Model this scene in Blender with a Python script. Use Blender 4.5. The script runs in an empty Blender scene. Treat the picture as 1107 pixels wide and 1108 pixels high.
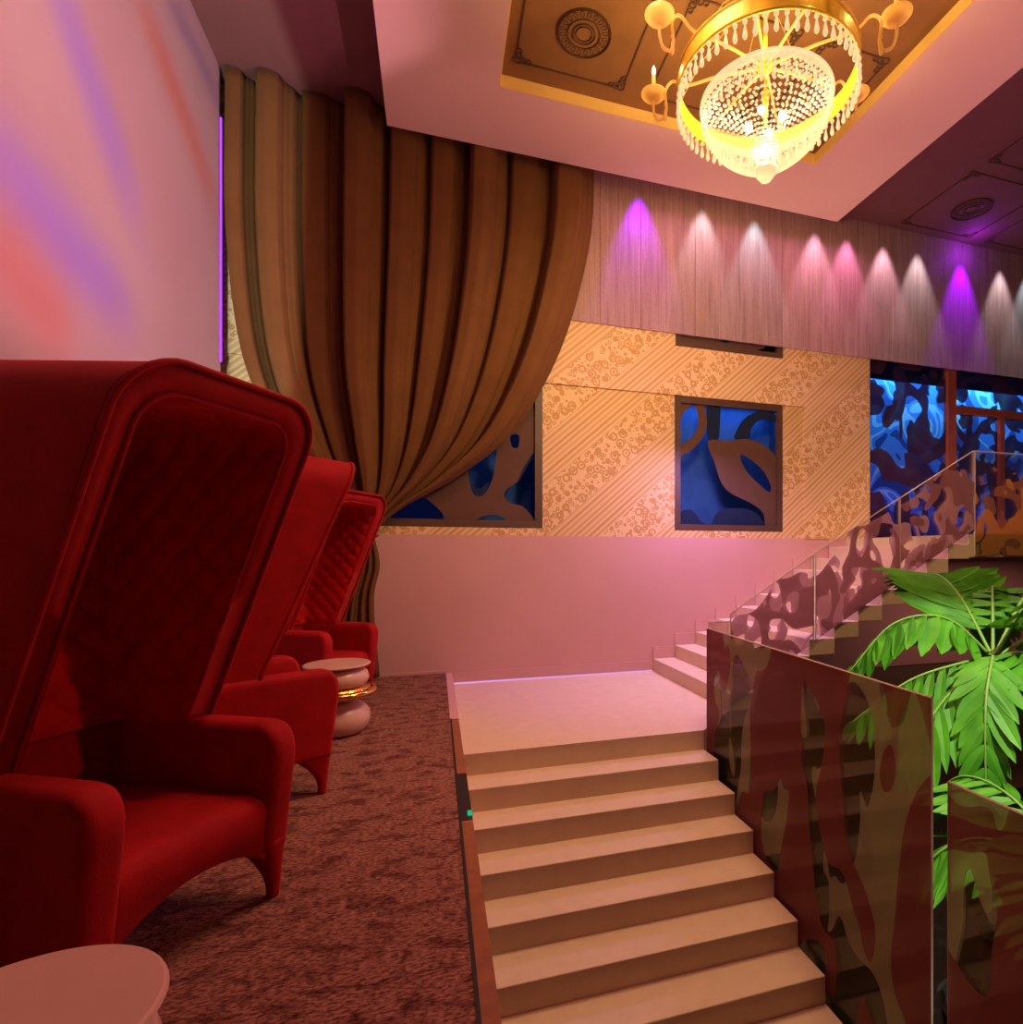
import bpy, bmesh, math, random
from mathutils import Vector, Matrix
random.seed(7)
PI = math.pi
C = bpy.context.scene.collection
sc = bpy.context.scene

# ------------------------------------------------------------------ mesh helpers
class MB:
    def __init__(s): s.v = []; s.f = []; s.m = []
    def add(s, vs, fs, mi=0):
        o = len(s.v); s.v += [tuple(p) for p in vs]
        for f in fs: s.f.append([i + o for i in f]); s.m.append(mi)
    def box(s, a, b, mi=0):
        x0, y0, z0 = a; x1, y1, z1 = b
        s.add([(x0,y0,z0),(x1,y0,z0),(x1,y1,z0),(x0,y1,z0),(x0,y0,z1),(x1,y0,z1),(x1,y1,z1),(x0,y1,z1)],
              [(3,2,1,0),(4,5,6,7),(0,1,5,4),(1,2,6,5),(2,3,7,6),(3,0,4,7)], mi)
    def prism(s, poly, vec, mi=0):
        n = len(poly); vec = Vector(vec)
        a = [Vector(p) for p in poly]; b = [p + vec for p in a]
        fs = [tuple(range(n))[::-1], tuple(range(n, 2*n))]
        for i in range(n): j = (i+1) % n; fs.append((i, j, n+j, n+i))
        s.add(a + b, fs, mi)
    def tube(s, pts, r, n=8, mi=0, cap=True):
        pts = [Vector(p) for p in pts]; rr = r if isinstance(r, (list, tuple)) else [r]*len(pts)
        vs = []; fs = []; prev = None
        for i, p in enumerate(pts):
            t = (pts[min(i+1, len(pts)-1)] - pts[max(i-1, 0)]).normalized()
            if prev is None:
                up = Vector((0,0,1)) if abs(t.z) < .9 else Vector((1,0,0))
                a = t.cross(up).normalized()
            else:
                a = (prev - t*prev.dot(t)).normalized()
            prev = a; b = t.cross(a)
            for k in range(n):
                an = 2*PI*k/n; vs.append(p + (a*math.cos(an) + b*math.sin(an))*rr[i])
        for i in range(len(pts)-1):
            for k in range(n):
                fs.append((i*n+k, i*n+(k+1)%n, (i+1)*n+(k+1)%n, (i+1)*n+k))
        if cap: fs += [tuple(range(n))[::-1], tuple(range((len(pts)-1)*n, len(pts)*n))]
        s.add(vs, fs, mi)
    def lathe(s, prof, c=(0,0,0), n=32, mi=0, closed=False):
        vs = []; fs = []; m = len(prof)
        for k in range(n):
            a = 2*PI*k/n
            for r, z in prof: vs.append((c[0]+r*math.cos(a), c[1]+r*math.sin(a), c[2]+z))
        for k in range(n):
            k2 = (k+1) % n
            for i in range(m if closed else m-1):
                j = (i+1) % m
                fs.append((k*m+i, k2*m+i, k2*m+j, k*m+j))
        s.add(vs, fs, mi)
    def grid(s, rows, mi=0, wrap=False):
        n = len(rows[0]); vs = [p for r in rows for p in r]; fs = []
        for i in range(len(rows)-1):
            for k in range(n if wrap else n-1):
                fs.append((i*n+k, i*n+(k+1)%n, (i+1)*n+(k+1)%n, (i+1)*n+k))
        s.add(vs, fs, mi)
    def ball(s, c, r, n=8, mi=0, sz=1.0):
        h = max(4, n//2)
        s.lathe([(max(1e-5, r*math.sin(PI*i/h)), -sz*r*math.cos(PI*i/h)) for i in range(h+1)], c, n, mi)
    def mesh(s, name, mats, smooth=False):
        me = bpy.data.meshes.new(name); me.from_pydata(s.v, [], s.f)
        for m in (mats if isinstance(mats, (list, tuple)) else [mats]): me.materials.append(m)
        me.polygons.foreach_set('material_index', s.m)
        if smooth: me.polygons.foreach_set('use_smooth', [True]*len(s.f))
        bm = bmesh.new(); bm.from_mesh(me); bmesh.ops.remove_doubles(bm, verts=bm.verts, dist=1e-5)
        bmesh.ops.recalc_face_normals(bm, faces=bm.faces); bm.to_mesh(me); bm.free()
        me.update(); return me
    def build(s, name, mats, parent=None, smooth=False, bevel=0, seg=2, sub=0, loc=None):
        o = bpy.data.objects.new(name, s.mesh(name, mats, smooth)); C.objects.link(o)
        if parent: o.parent = parent
        if loc: o.location = loc
        if bevel:
            m = o.modifiers.new('bevel', 'BEVEL'); m.width = bevel; m.segments = seg; m.limit_method = 'ANGLE'
        if sub:
            m = o.modifiers.new('sub', 'SUBSURF'); m.levels = sub; m.render_levels = sub
        return o

def tag(o, label=None, cat=None, group=None, kind=None):
    if label: o['label'] = label
    if cat: o['category'] = cat
    if group: o['group'] = group
    if kind: o['kind'] = kind
    return o
def empty(name, loc=(0,0,0), rz=0):
    o = bpy.data.objects.new(name, None); C.objects.link(o); o.location = loc; o.rotation_euler = (0,0,rz)
    o.empty_display_size = .1; return o
def copy_tree(o, parent=None):
    c = o.copy(); C.objects.link(c)
    if parent: c.parent = parent
    for ch in list(o.children): copy_tree(ch, c)
    return c

# ------------------------------------------------------------------ material helpers
def nt(name):
    m = bpy.data.materials.new(name); m.use_nodes = True; t = m.node_tree
    for n in list(t.nodes): t.nodes.remove(n)
    out = t.nodes.new('ShaderNodeOutputMaterial'); return m, t, out
def N(t, typ, **kw):
    n = t.nodes.new(typ)
    for k, v in kw.items():
        if k.startswith('i_'):
            key = k[2:]; key = int(key) if key.isdigit() else key.replace('_', ' ')
            n.inputs[key].default_value = v
        else: setattr(n, k, v)
    return n
def L(t, a, ao, b, bi): t.links.new(a.outputs[ao], b.inputs[bi])
def math_n(t, op, a, b=None, c=None, clamp=False):
    n = t.nodes.new('ShaderNodeMath'); n.operation = op; n.use_clamp = clamp
    for i, x in enumerate((a, b, c)):
        if x is None: continue
        if isinstance(x, (int, float)): n.inputs[i].default_value = x
        else: t.links.new(x, n.inputs[i])
    return n.outputs[0]
def ramp(t, src, stops, interp='LINEAR'):
    r = t.nodes.new('ShaderNodeValToRGB'); r.color_ramp.interpolation = interp
    e = r.color_ramp.elements
    while len(e) > 1: e.remove(e[-1])
    e[0].position = stops[0][0]; e[0].color = (*stops[0][1], 1)
    for p, c in stops[1:]:
        x = e.new(p); x.color = (*c, 1)
    t.links.new(src, r.inputs[0]); return r.outputs[0]
def mixc(t, fac, a, b, mode='MIX'):
    n = t.nodes.new('ShaderNodeMix'); n.data_type = 'RGBA'; n.blend_type = mode
    for sock, x in ((n.inputs[0], fac), (n.inputs[6], a), (n.inputs[7], b)):
        if isinstance(x, (int, float)): sock.default_value = x
        elif isinstance(x, tuple): sock.default_value = (*x, 1)
        else: t.links.new(x, sock)
    return n.outputs[2]
def objco(t, scale=(1,1,1), rot=(0,0,0)):
    tc = t.nodes.new('ShaderNodeTexCoord'); mp = t.nodes.new('ShaderNodeMapping')
    mp.inputs['Scale'].default_value = scale; mp.inputs['Rotation'].default_value = rot
    t.links.new(tc.outputs['Object'], mp.inputs[0]); return mp.outputs[0]
def noise(t, co, scale, detail=2, rough=.5, dist=0):
    n = N(t, 'ShaderNodeTexNoise', i_Scale=scale, i_Detail=detail, i_Roughness=rough, i_Distortion=dist)
    t.links.new(co, n.inputs['Vector']); return n.outputs['Fac']

def pbr(name, col, rough=.5, metal=0, var=.08, vscale=6, bump=0, bscale=60, spec=.5, sheen=0, sheencol=(1,1,1)):
    m, t, out = nt(name); p = N(t, 'ShaderNodeBsdfPrincipled')
    co = objco(t); nz = noise(t, co, vscale, 3)
    lo = tuple(c*(1-var) for c in col); hi = tuple(min(1, c*(1+var)) for c in col)
    t.links.new(ramp(t, nz, [(.3, lo), (.7, hi)]), p.inputs['Base Color'])
    p.inputs['Roughness'].default_value = rough; p.inputs['Metallic'].default_value = metal
    p.inputs['Specular IOR Level'].default_value = spec
    if sheen: p.inputs['Sheen Weight'].default_value = sheen; p.inputs['Sheen Tint'].default_value = (*sheencol, 1)
    if bump:
        b = N(t, 'ShaderNodeBump', i_Strength=bump, i_Distance=.01)
        t.links.new(noise(t, co, bscale, 2), b.inputs['Height']); L(t, b, 0, p, 'Normal')
    L(t, p, 0, out, 0); return m
def emit(name, col, strength):
    m, t, out = nt(name); e = N(t, 'ShaderNodeEmission', i_Color=(*col, 1), i_Strength=strength); L(t, e, 0, out, 0); return m

M = {}
M['red'] = pbr('red_velvet', (.36,.003,.007), .75, var=.15, vscale=9, bump=.15, bscale=160, spec=.2, sheen=.25, sheencol=(1,.1,.1))
M['red_lining'] = pbr('red_velvet_lining', (.55,.006,.010), .7, var=.12, vscale=9, bump=.12, bscale=160, spec=.2, sheen=.25, sheencol=(1,.1,.1))
M['paint_pink'] = pbr('pink_paint', (.63,.335,.355), .7, var=.03, vscale=1.5)
M['soffit'] = pbr('soffit_paint', (.82,.57,.52), .7, var=.02, vscale=1)
M['cream'] = pbr('cream_paint', (.90,.62,.20), .7, var=.03)
M['screen'] = pbr('pale_wall_fabric', (.50,.385,.43), .75, var=.02, vscale=2)
M['ceil_brown'] = pbr('ceiling_maroon', (.18,.065,.068), .8, var=.06, vscale=1.5)
M['ceil_gold'] = pbr('ceiling_caramel', (.25,.115,.03), .7, var=.08, vscale=5)
M['lace'] = pbr('dark_moulding', (.085,.036,.016), .7)
M['stone'] = pbr('pale_stone_tread', (.74,.55,.41), .55, var=.04, vscale=8)
M['stone_yellow'] = pbr('pale_stone_edge', (.66,.55,.34), .6, var=.05, vscale=8)
M['dark'] = pbr('dark_floor', (.012,.012,.012), .6)
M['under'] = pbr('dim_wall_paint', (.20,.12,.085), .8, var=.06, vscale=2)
M['black'] = pbr('black_edge', (.01,.008,.008), .5)
M['wood'] = pbr('reddish_wood', (.30,.10,.04), .45, var=.2, vscale=14)
M['frame'] = pbr('dark_brown_frame', (.10,.045,.03), .5, var=.1)
M['frame_red'] = pbr('orange_red_frame', (.32,.07,.03), .5, var=.1)
M['white_gloss'] = pbr('cream_lacquer', (.64,.39,.34), .3, var=.03)
M['brass'] = pbr('polished_brass', (.85,.50,.12), .18, 1, var=.05)
M['gold'] = pbr('gold_band', (.95,.66,.05), .35, .2, var=.08, vscale=20)
def ivory():
    m, t, out = nt('ivory_glass'); p = N(t, 'ShaderNodeBsdfPrincipled', i_Roughness=.2)
    t.links.new(ramp(t, noise(t, objco(t), 30, 2), [(.3,(.80,.58,.22)),(.7,(.95,.75,.38))]), p.inputs['Base Color'])
    tl = N(t, 'ShaderNodeBsdfTranslucent', i_Color=(.95,.72,.32,1)); tr = N(t, 'ShaderNodeBsdfTransparent')
    a = N(t, 'ShaderNodeMixShader', i_0=.65); L(t, p, 0, a, 1); L(t, tl, 0, a, 2)
    c = N(t, 'ShaderNodeMixShader', i_0=.25); L(t, a, 0, c, 1); L(t, tr, 0, c, 2); L(t, c, 0, out, 0); return m
M['ivory'] = ivory()
M['stem'] = pbr('palm_stem', (.16,.30,.06), .6)
M['trunk'] = pbr('palm_trunk', (.09,.06,.035), .9, var=.35, vscale=15, bump=.5, bscale=30)
M['soil'] = pbr('potting_soil', (.03,.02,.015), .95, bump=.5, bscale=40)
M['pot'] = pbr('dark_planter', (.03,.03,.03), .5)
M['navy'] = pbr('navy_board', (.02,.05,.16), .6)
M['curtain'] = pbr('taupe_velvet_drape', (.15,.062,.023), .85, var=.08, vscale=4, bump=.1, bscale=120, spec=.1, sheen=.05, sheencol=(1,.8,.6))
M['cord'] = pbr('drape_tieback', (.22,.12,.06), .8)

def leafmat():
    m, t, out = nt('palm_leaf'); co = objco(t); d = N(t, 'ShaderNodeBsdfPrincipled', i_Roughness=.55)
    col = ramp(t, noise(t, co, 5, 2), [(.3, (.045,.20,.008)), (.7, (.10,.36,.014))])
    t.links.new(col, d.inputs['Base Color'])
    tr = N(t, 'ShaderNodeBsdfTranslucent'); t.links.new(col, tr.inputs[0])
    mx = N(t, 'ShaderNodeMixShader', i_0=.25); L(t, d, 0, mx, 1); L(t, tr, 0, mx, 2); L(t, mx, 0, out, 0); return m
M['leaf'] = leafmat()

def carpetmat():
    m, t, out = nt('woven_carpet'); co = objco(t); p = N(t, 'ShaderNodeBsdfPrincipled', i_Roughness=.95)
    p.inputs['Specular IOR Level'].default_value = .1
    blot = noise(t, objco(t, (6,10,1)), 1.3, 3, .6, .6)
    weave = noise(t, objco(t, (42,105,1)), 1, 2.5, .65)
    base = ramp(t, blot, [(.36, (.15,.055,.042)), (.52, (.32,.145,.11))])
    lp = ramp(t, weave, [(.36, (.30,.24,.24)), (.62, (1.25,1.2,1.2))])
    t.links.new(mixc(t, 1, base, lp, 'MULTIPLY'), p.inputs['Base Color'])
    b = N(t, 'ShaderNodeBump', i_Strength=.7, i_Distance=.008); t.links.new(weave, b.inputs['Height']); L(t, b, 0, p, 'Normal')
    L(t, p, 0, out, 0); return m
M['carpet'] = carpetmat()

def wallpaper():
    m, t, out = nt('striped_damask_wallpaper'); co = objco(t); p = N(t, 'ShaderNodeBsdfPrincipled', i_Roughness=.6)
    sx = N(t, 'ShaderNodeSeparateXYZ'); t.links.new(co, sx.inputs[0]); x, z = sx.outputs[0], sx.outputs[2]
    q = math_n(t, 'ADD', math_n(t, 'MULTIPLY', x, -.663), math_n(t, 'MULTIPLY', z, .749))
    a = math_n(t, 'ADD', math_n(t, 'MULTIPLY', x, .749), math_n(t, 'MULTIPLY', z, .663))
    per = .92
    ph = math_n(t, 'FRACT', math_n(t, 'DIVIDE', math_n(t, 'ADD', q, 20*per - .6 + .25), per))     # 0..~.54 is the flowered band
    band = math_n(t, 'LESS_THAN', ph, .5)
    # stripes
    s1 = math_n(t, 'FRACT', math_n(t, 'MULTIPLY', q, 17))
    s2 = math_n(t, 'FRACT', math_n(t, 'MULTIPLY', q, 6.3))
    st = math_n(t, 'MULTIPLY', math_n(t, 'GREATER_THAN', s1, .45), math_n(t, 'ADD', .45, math_n(t, 'MULTIPLY', s2, .55)))
    # flower rings
    cb = N(t, 'ShaderNodeCombineXYZ'); t.links.new(q, cb.inputs[0]); t.links.new(a, cb.inputs[1])
    vo = N(t, 'ShaderNodeTexVoronoi', i_Scale=7.5, i_Randomness=.55); L(t, cb, 0, vo, 'Vector')
    def rg(d, c, w): return math_n(t, 'LESS_THAN', math_n(t, 'ABSOLUTE', math_n(t, 'SUBTRACT', d, c)), w)
    d1 = vo.outputs['Distance']
    r1 = math_n(t, 'MAXIMUM', rg(d1, .36, .075), math_n(t, 'LESS_THAN', d1, .16))
    vo2 = N(t, 'ShaderNodeTexVoronoi', i_Scale=17, i_Randomness=.6); L(t, cb, 0, vo2, 'Vector')
    flo = math_n(t, 'MULTIPLY', math_n(t, 'MAXIMUM', r1, rg(vo2.outputs['Distance'], .33, .12)), 1.0)
    f = math_n(t, 'ADD', math_n(t, 'MULTIPLY', band, flo), math_n(t, 'MULTIPLY', math_n(t, 'SUBTRACT', 1, band), st))
    t.links.new(mixc(t, f, (.78,.53,.31), (.56,.30,.105)), p.inputs['Base Color'])
    b = N(t, 'ShaderNodeBump', i_Strength=.25, i_Distance=.004); t.links.new(f, b.inputs['Height']); L(t, b, 0, p, 'Normal')
    L(t, p, 0, out, 0); return m
M['wallpaper'] = wallpaper()

def sheer():
    m, t, out = nt('sheer_wood_grain'); co = objco(t); p = N(t, 'ShaderNodeBsdfPrincipled', i_Roughness=.6)
    g = noise(t, objco(t, (26,26,1.1)), 1, 4, .6, .8); sp = noise(t, co, 130, 1)
    col = ramp(t, g, [(.3, (.42,.235,.23)), (.7, (.68,.42,.41))])
    col = mixc(t, .35, col, ramp(t, sp, [(.35, (.3,.3,.3)), (.65, (1,1,1))]), 'MULTIPLY')
    t.links.new(col, p.inputs['Base Color'])
    tr = N(t, 'ShaderNodeBsdfTransparent'); mx = N(t, 'ShaderNodeMixShader', i_0=.55)
    L(t, tr, 0, mx, 1); L(t, p, 0, mx, 2); L(t, mx, 0, out, 0); return m
M['sheer'] = sheer()

def film(name, c1, c2, clear, scale, stretch=(1,1,1), th=(.47,.52), off=0, opac=.62, mask=None, dist=1.1, refl=.45, wob=1.0):
    """printed glass: two translucent inks over clear glass, in large cut-out shapes"""
    m, t, out = nt(name); co = objco(t, stretch)
    mp = N(t, 'ShaderNodeMapping', i_Location=(off, off*1.7, off*.6)); t.links.new(co, mp.inputs[0])
    mq = N(t, 'ShaderNodeMapping', i_Location=(off+7.3, off*1.7+3.1, off*.6+5.5)); t.links.new(co, mq.inputs[0])
    i1 = math_n(t, 'GREATER_THAN', noise(t, mp.outputs[0], scale, .6, .4, dist), th[0])
    i2 = math_n(t, 'GREATER_THAN', noise(t, mq.outputs[0], scale*1.15, .6, .4, dist), th[1])
    ink = mixc(t, i1, c2, c1); a = math_n(t, 'MAXIMUM', i1, i2)
    if mask:       # (nx, nz, d, axis): ink only where nx*x + nz*z + wobble < d
        sx = N(t, 'ShaderNodeSeparateXYZ'); t.links.new(objco(t), sx.inputs[0])
        wb = math_n(t, 'MULTIPLY', math_n(t, 'SUBTRACT', noise(t, mp.outputs[0], scale*.55, .5), .5), wob)
        dd = math_n(t, 'ADD', math_n(t, 'ADD', math_n(t, 'MULTIPLY', sx.outputs[mask[3]], mask[0]), math_n(t, 'MULTIPLY', sx.outputs[2], mask[1])), wb)
        a = math_n(t, 'MULTIPLY', a, math_n(t, 'LESS_THAN', dd, mask[2]))
    tr = N(t, 'ShaderNodeBsdfTransparent'); t.links.new(mixc(t, a, clear, mixc(t, .5, ink, (.8,.75,.7))), tr.inputs[0])
    df = N(t, 'ShaderNodeBsdfDiffuse'); t.links.new(ink, df.inputs[0])
    tl = N(t, 'ShaderNodeBsdfTranslucent'); t.links.new(ink, tl.inputs[0])
    dm = N(t, 'ShaderNodeMixShader', i_0=.5); L(t, df, 0, dm, 1); L(t, tl, 0, dm, 2)
    mx = N(t, 'ShaderNodeMixShader'); t.links.new(math_n(t, 'MULTIPLY', a, opac), mx.inputs[0]); L(t, tr, 0, mx, 1); L(t, dm, 0, mx, 2)
    gl = N(t, 'ShaderNodeBsdfGlossy', i_Roughness=.03, i_Color=(1,1,1,1))
    fr = N(t, 'ShaderNodeFresnel', i_IOR=1.4)
    mg = N(t, 'ShaderNodeMixShader'); t.links.new(math_n(t, 'MULTIPLY', fr.outputs[0], refl), mg.inputs[0]); L(t, mx, 0, mg, 1); L(t, gl, 0, mg, 2)
    L(t, mg, 0, out, 0); return m
M['film_low'] = film('maroon_olive_printed_glass', (.46,.15,.135), (.60,.55,.32), (.62,.60,.52), 1.9, (1,1.3,.6), (.49,.50), 1.3, .52, dist=.9, refl=.22)
M['film_up'] = film('mauve_printed_glass', (.50,.25,.27), (.72,.45,.48), (.93,.90,.91), 2.9, (1.2,1,.85), (.50,.505), 4.1, .66, mask=(-.583,1,-.93,0), wob=1.1)
M['film_landing'] = film('amber_printed_glass', (.85,.42,.14), (.52,.22,.16), (.92,.88,.85), 2.6, (1,1,1), (.47,.55), 2.2, .65, mask=(0,1,2.35,0), wob=.9)
M['film_clear'] = film('clear_glass', (.3,.1,.1), (.3,.1,.1), (.95,.93,.92), 1, th=(.99,.995))
M['glass_edge'] = pbr('glass_edge', (.62,.48,.44), .2, var=.02)
M['pane_wall'] = film('window_glass', (.2,.1,.1), (.2,.1,.1), (.80,.86,.95), 1, th=(.99,.995), refl=.0)
M['film_brown'] = pbr('brown_window_film', (.125,.062,.05), .7, var=.06, vscale=3, spec=.1)
M['film_navy'] = pbr('navy_window_film', (.012,.022,.07), .7, var=.06, spec=.1)
M['pane_hall'] = film('violet_cutout_window_film', (.16,.055,.10), (.10,.05,.14), (.85,.88,.95), 1.5, (1,1,1), (.52,.555), 6.4, .50, dist=1.6, refl=.1)
def muralmat(name, scale, cols, off):
    m, t, out = nt(name); co = objco(t); mp = N(t, 'ShaderNodeMapping', i_Location=(off,off,off)); t.links.new(co, mp.inputs[0])
    p = N(t, 'ShaderNodeBsdfPrincipled', i_Roughness=.7)
    n = noise(t, mp.outputs[0], scale, .5, .4, 1.6)
    t.links.new(ramp(t, n, [(0, cols[0]), (.42, cols[1]), (.52, cols[2]), (.6, cols[1])], 'CONSTANT'), p.inputs['Base Color']); L(t, p, 0, out, 0); return m
M['mural'] = muralmat('blue_mural', 1.0, [(.07,.17,.46), (.06,.155,.42), (.075,.18,.48)], 2.0)
M['mural_hall'] = muralmat('bright_blue_mural', 1.5, [(.05,.08,.30), (.14,.34,.85), (.55,.8,.95)], 5.0)
M['bead'] = None
def crystal(name, col, es, tr):  # emission puts the bulbs' glow into the beads and drops themselves
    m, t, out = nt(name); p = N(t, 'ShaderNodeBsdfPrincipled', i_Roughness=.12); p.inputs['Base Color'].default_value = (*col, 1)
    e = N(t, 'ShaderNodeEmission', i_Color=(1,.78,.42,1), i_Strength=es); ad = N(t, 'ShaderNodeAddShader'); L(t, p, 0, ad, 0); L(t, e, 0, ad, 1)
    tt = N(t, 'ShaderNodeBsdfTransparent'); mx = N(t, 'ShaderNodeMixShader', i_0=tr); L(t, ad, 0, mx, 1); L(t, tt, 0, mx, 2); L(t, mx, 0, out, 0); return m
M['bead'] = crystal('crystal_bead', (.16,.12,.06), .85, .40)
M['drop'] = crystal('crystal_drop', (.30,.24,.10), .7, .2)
M['bulb'] = emit('warm_bulb', (1,.78,.42), 9)
M['led_lav'] = emit('lavender_led', (.85,.40,.85), .9)
M['led_vio'] = emit('violet_led', (.42,.06,.95), 1.6)
M['led_green'] = emit('green_lamp', (.03,.75,.35), .6)

# ------------------------------------------------------------------ camera (yawed 17.83 deg right of the room axis, level, rise/shift lens)
TH = math.radians(17.833)
cam = bpy.data.cameras.new('camera'); co = bpy.data.objects.new('camera', cam); C.objects.link(co)
co.location = (0,0,1.35); co.rotation_euler = (PI/2, 0, -TH)
cam.sensor_fit = 'HORIZONTAL'; cam.sensor_width = 36; cam.lens = 619.2/1107*36
cam.shift_x = (553.5-670.7)/1107; cam.shift_y = (601.9-554)/1107; cam.clip_start = .05
sc.camera = co

# ------------------------------------------------------------------ setting
WY = 6.94; CZ = 6.25
def struct(o, label=None): return tag(o, label, kind='structure')
b = MB(); b.box((-2.3,-2.5,-.3), (.113,WY,0)); struct(b.build('floor', M['carpet']))
b = MB(); b.box((-2.3,-2.5,-2.6), (13,WY+.9,-2.45)); struct(b.build('floor_lower', M['dark']))
# back wall with window openings
xs = [-2.4, -1.55, 1.241, 2.989, 4.633, 4.967, 6.10, 12.5]; zs = [-2.45, 1.60, 1.69, 3.465, 4.107, 4.6, 5.7, CZ]
holes = [(-1.55,1.241,1.69,3.465), (2.989,4.633,1.69,3.465), (2.989,4.633,4.107,5.7), (6.10,12.5,1.60,4.6)]
b = MB(); bd = MB(); bl = MB()
for i in range(len(xs)-1):
    for k in range(len(zs)-1):
        x0, x1, z0, z1 = xs[i], xs[i+1], zs[k], zs[k+1]; xm, zm = (x0+x1)/2, (z0+z1)/2
        if any(h[0] < xm < h[1] and h[2] < zm < h[3] for h in holes): continue
        if zm < 1.60:
            if x0 < 12.4:
                (bd).box((x0, WY-.012, -.3), (x1, WY+.12, 1.60)); bl.box((x0, WY, -2.45), (x1, WY+.12, -.3))
        else:
            front = WY - (.03 if (zm > 3.465 or 4.967 < xm < 6.1) else 0)
            b.box((x0, front, z0), (x1, WY+.12, z1))
struct(b.build('wall_back', M['wallpaper']))
struct(bd.build('wall_back_dado', M['paint_pink'])); struct(bl.build('wall_back_lower', M['under']))
b = MB(); b.box((-2.16,-2.5,0), (-2.06,6.70,CZ)); struct(b.build('wall_left', M['screen']))
b = MB(); b.box((-2.4,-2.5,0), (-2.30,WY,CZ)); struct(b.build('wall_left_outer', M['under']))
b = MB(); b.box((-2.4,-2.5,CZ), (12.5,WY,CZ+.1)); struct(b.build('ceiling', M['ceil_brown']))
# soffit ring, recess ceiling
b = MB(); SX0, SX1, SY0, SY1, SZ = -.49, 5.20, .9, 6.505, 5.9; RX0, RX1, RY0, RY1 = .58, 4.20, 2.0, 5.64
b.box((SX0,SY0,SZ), (RX0,SY1,CZ)); b.box((RX1,SY0,SZ), (SX1,SY1,CZ)); b.box((RX0,SY0,SZ), (RX1,RY0,CZ)); b.box((RX0,RY1,SZ), (RX1,SY1,CZ))
struct(b.build('ceiling_soffit', M['soffit']))
b = MB(); b.box((RX0,RY0,6.02), (RX1,RY1,6.08)); struct(b.build('ceiling_recess', M['ceil_gold']))
b = MB()
for (a, c) in (((RX0,RY1-.012,SZ),(RX1,RY1,6.02)), ((RX1-.012,RY0,SZ),(RX1,RY1-.012,6.02)), ((RX0,RY0,SZ),(RX0+.012,RY1-.012,6.02)), ((RX0+.012,RY0,SZ),(RX1-.012,RY0+.012,6.02))): b.box(a, c)
struct(b.build('trim_1', M['cream']))
# skirting at the back wall
b = MB(); b.box((-2.3,WY-.03,0), (.12,WY-.012,.03)); b.box((.19,WY-.03,-.134), (2.68,WY-.012,0)); struct(b.build('baseboard_back', M['paint_pink']))
b = MB()
for k in range(1, 11):
    x0 = 2.68+.3*(k-1); zt = -.134+.1617*k
    b.box((x0-.0,WY-.028,zt), (x0+.3,WY-.012,zt+.15))
struct(b.build('baseboard_stair', M['paint_pink']))
# windows
def window(n, x0, x1, z0, z1, fr, cav, fmat, pmat, bmat, lab, mull=()):
    w = struct(empty('window_%d' % n, ((x0+x1)/2, WY, z0)), lab)
    inv = Matrix.Translation(-w.location)
    f = MB(); y0, y1 = WY+.0, WY+.075
    for a, c in (((x0,y0,z0),(x1,y1,z0+fr)), ((x0,y0,z1-fr),(x1,y1,z1)), ((x0,y0,z0+fr),(x0+fr,y1,z1-fr)), ((x1-fr,y0,z0+fr),(x1,y1,z1-fr))): f.box(a, c)
    for a, c in mull: f.box(a, c)
    p = MB(); p.box((x0+fr*.5,WY+.045,z0+fr*.5), (x1-fr*.5,WY+.051,z1-fr*.5))
    k = MB(); yb = WY+cav
    k.box((x0-.1,yb,z0-.1), (x1+.1,yb+.03,z1+.1))
    s = MB(); s.box((x0-.1,WY+.12,z0-.13), (x1+.1,yb,z0-.1)); s.box((x0-.1,WY+.12,z1+.1), (x1+.1,yb,z1+.13))
    s.box((x0-.13,WY+.12,z0-.1), (x0-.1,yb,z1+.1)); s.box((x1+.1,WY+.12,z0-.1), (x1+.13,yb,z1+.1))
    for bb, nm, mt in ((f,'window_frame',fmat), (p,'window_pane',pmat), (k,'mural_board',bmat), (s,'reveal',M['navy'])):
        o = bb.build(nm, mt, w); o.matrix_parent_inverse = inv
    return w
w1 = window(1, -1.55, 1.241, 1.69, 3.465, .09, .5, M['frame'], M['pane_wall'], M['mural'], 'window with dark brown frame half covered by the drape')
w2 = window(2, 2.989, 4.633, 1.69, 3.465, .085, .5, M['frame'], M['pane_wall'], M['mural'], 'square window in the striped wall with blue behind brown cutout shapes')
w3 = window(3, 2.989, 4.633, 4.107, 5.7, .085, .5, M['frame'], M['pane_wall'], M['mural'], 'upper window mostly behind the hanging panels')
yf = WY-.01
window(4, 6.10, 12.4, 1.60, 4.6, .03, .9, M['frame_red'], M['pane_hall'], M['mural_hall'], 'wide glazed front over the upper landing with orange red mullions',
       [((7.62,yf,1.63),(7.78,WY+.08,4.57)), ((7.78,yf,3.60),(12.37,WY+.08,3.72)), ((8.70,yf,1.63),(8.80,WY+.08,3.60)), ((10.2,yf,1.63),(10.3,WY+.08,3.60))])

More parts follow.
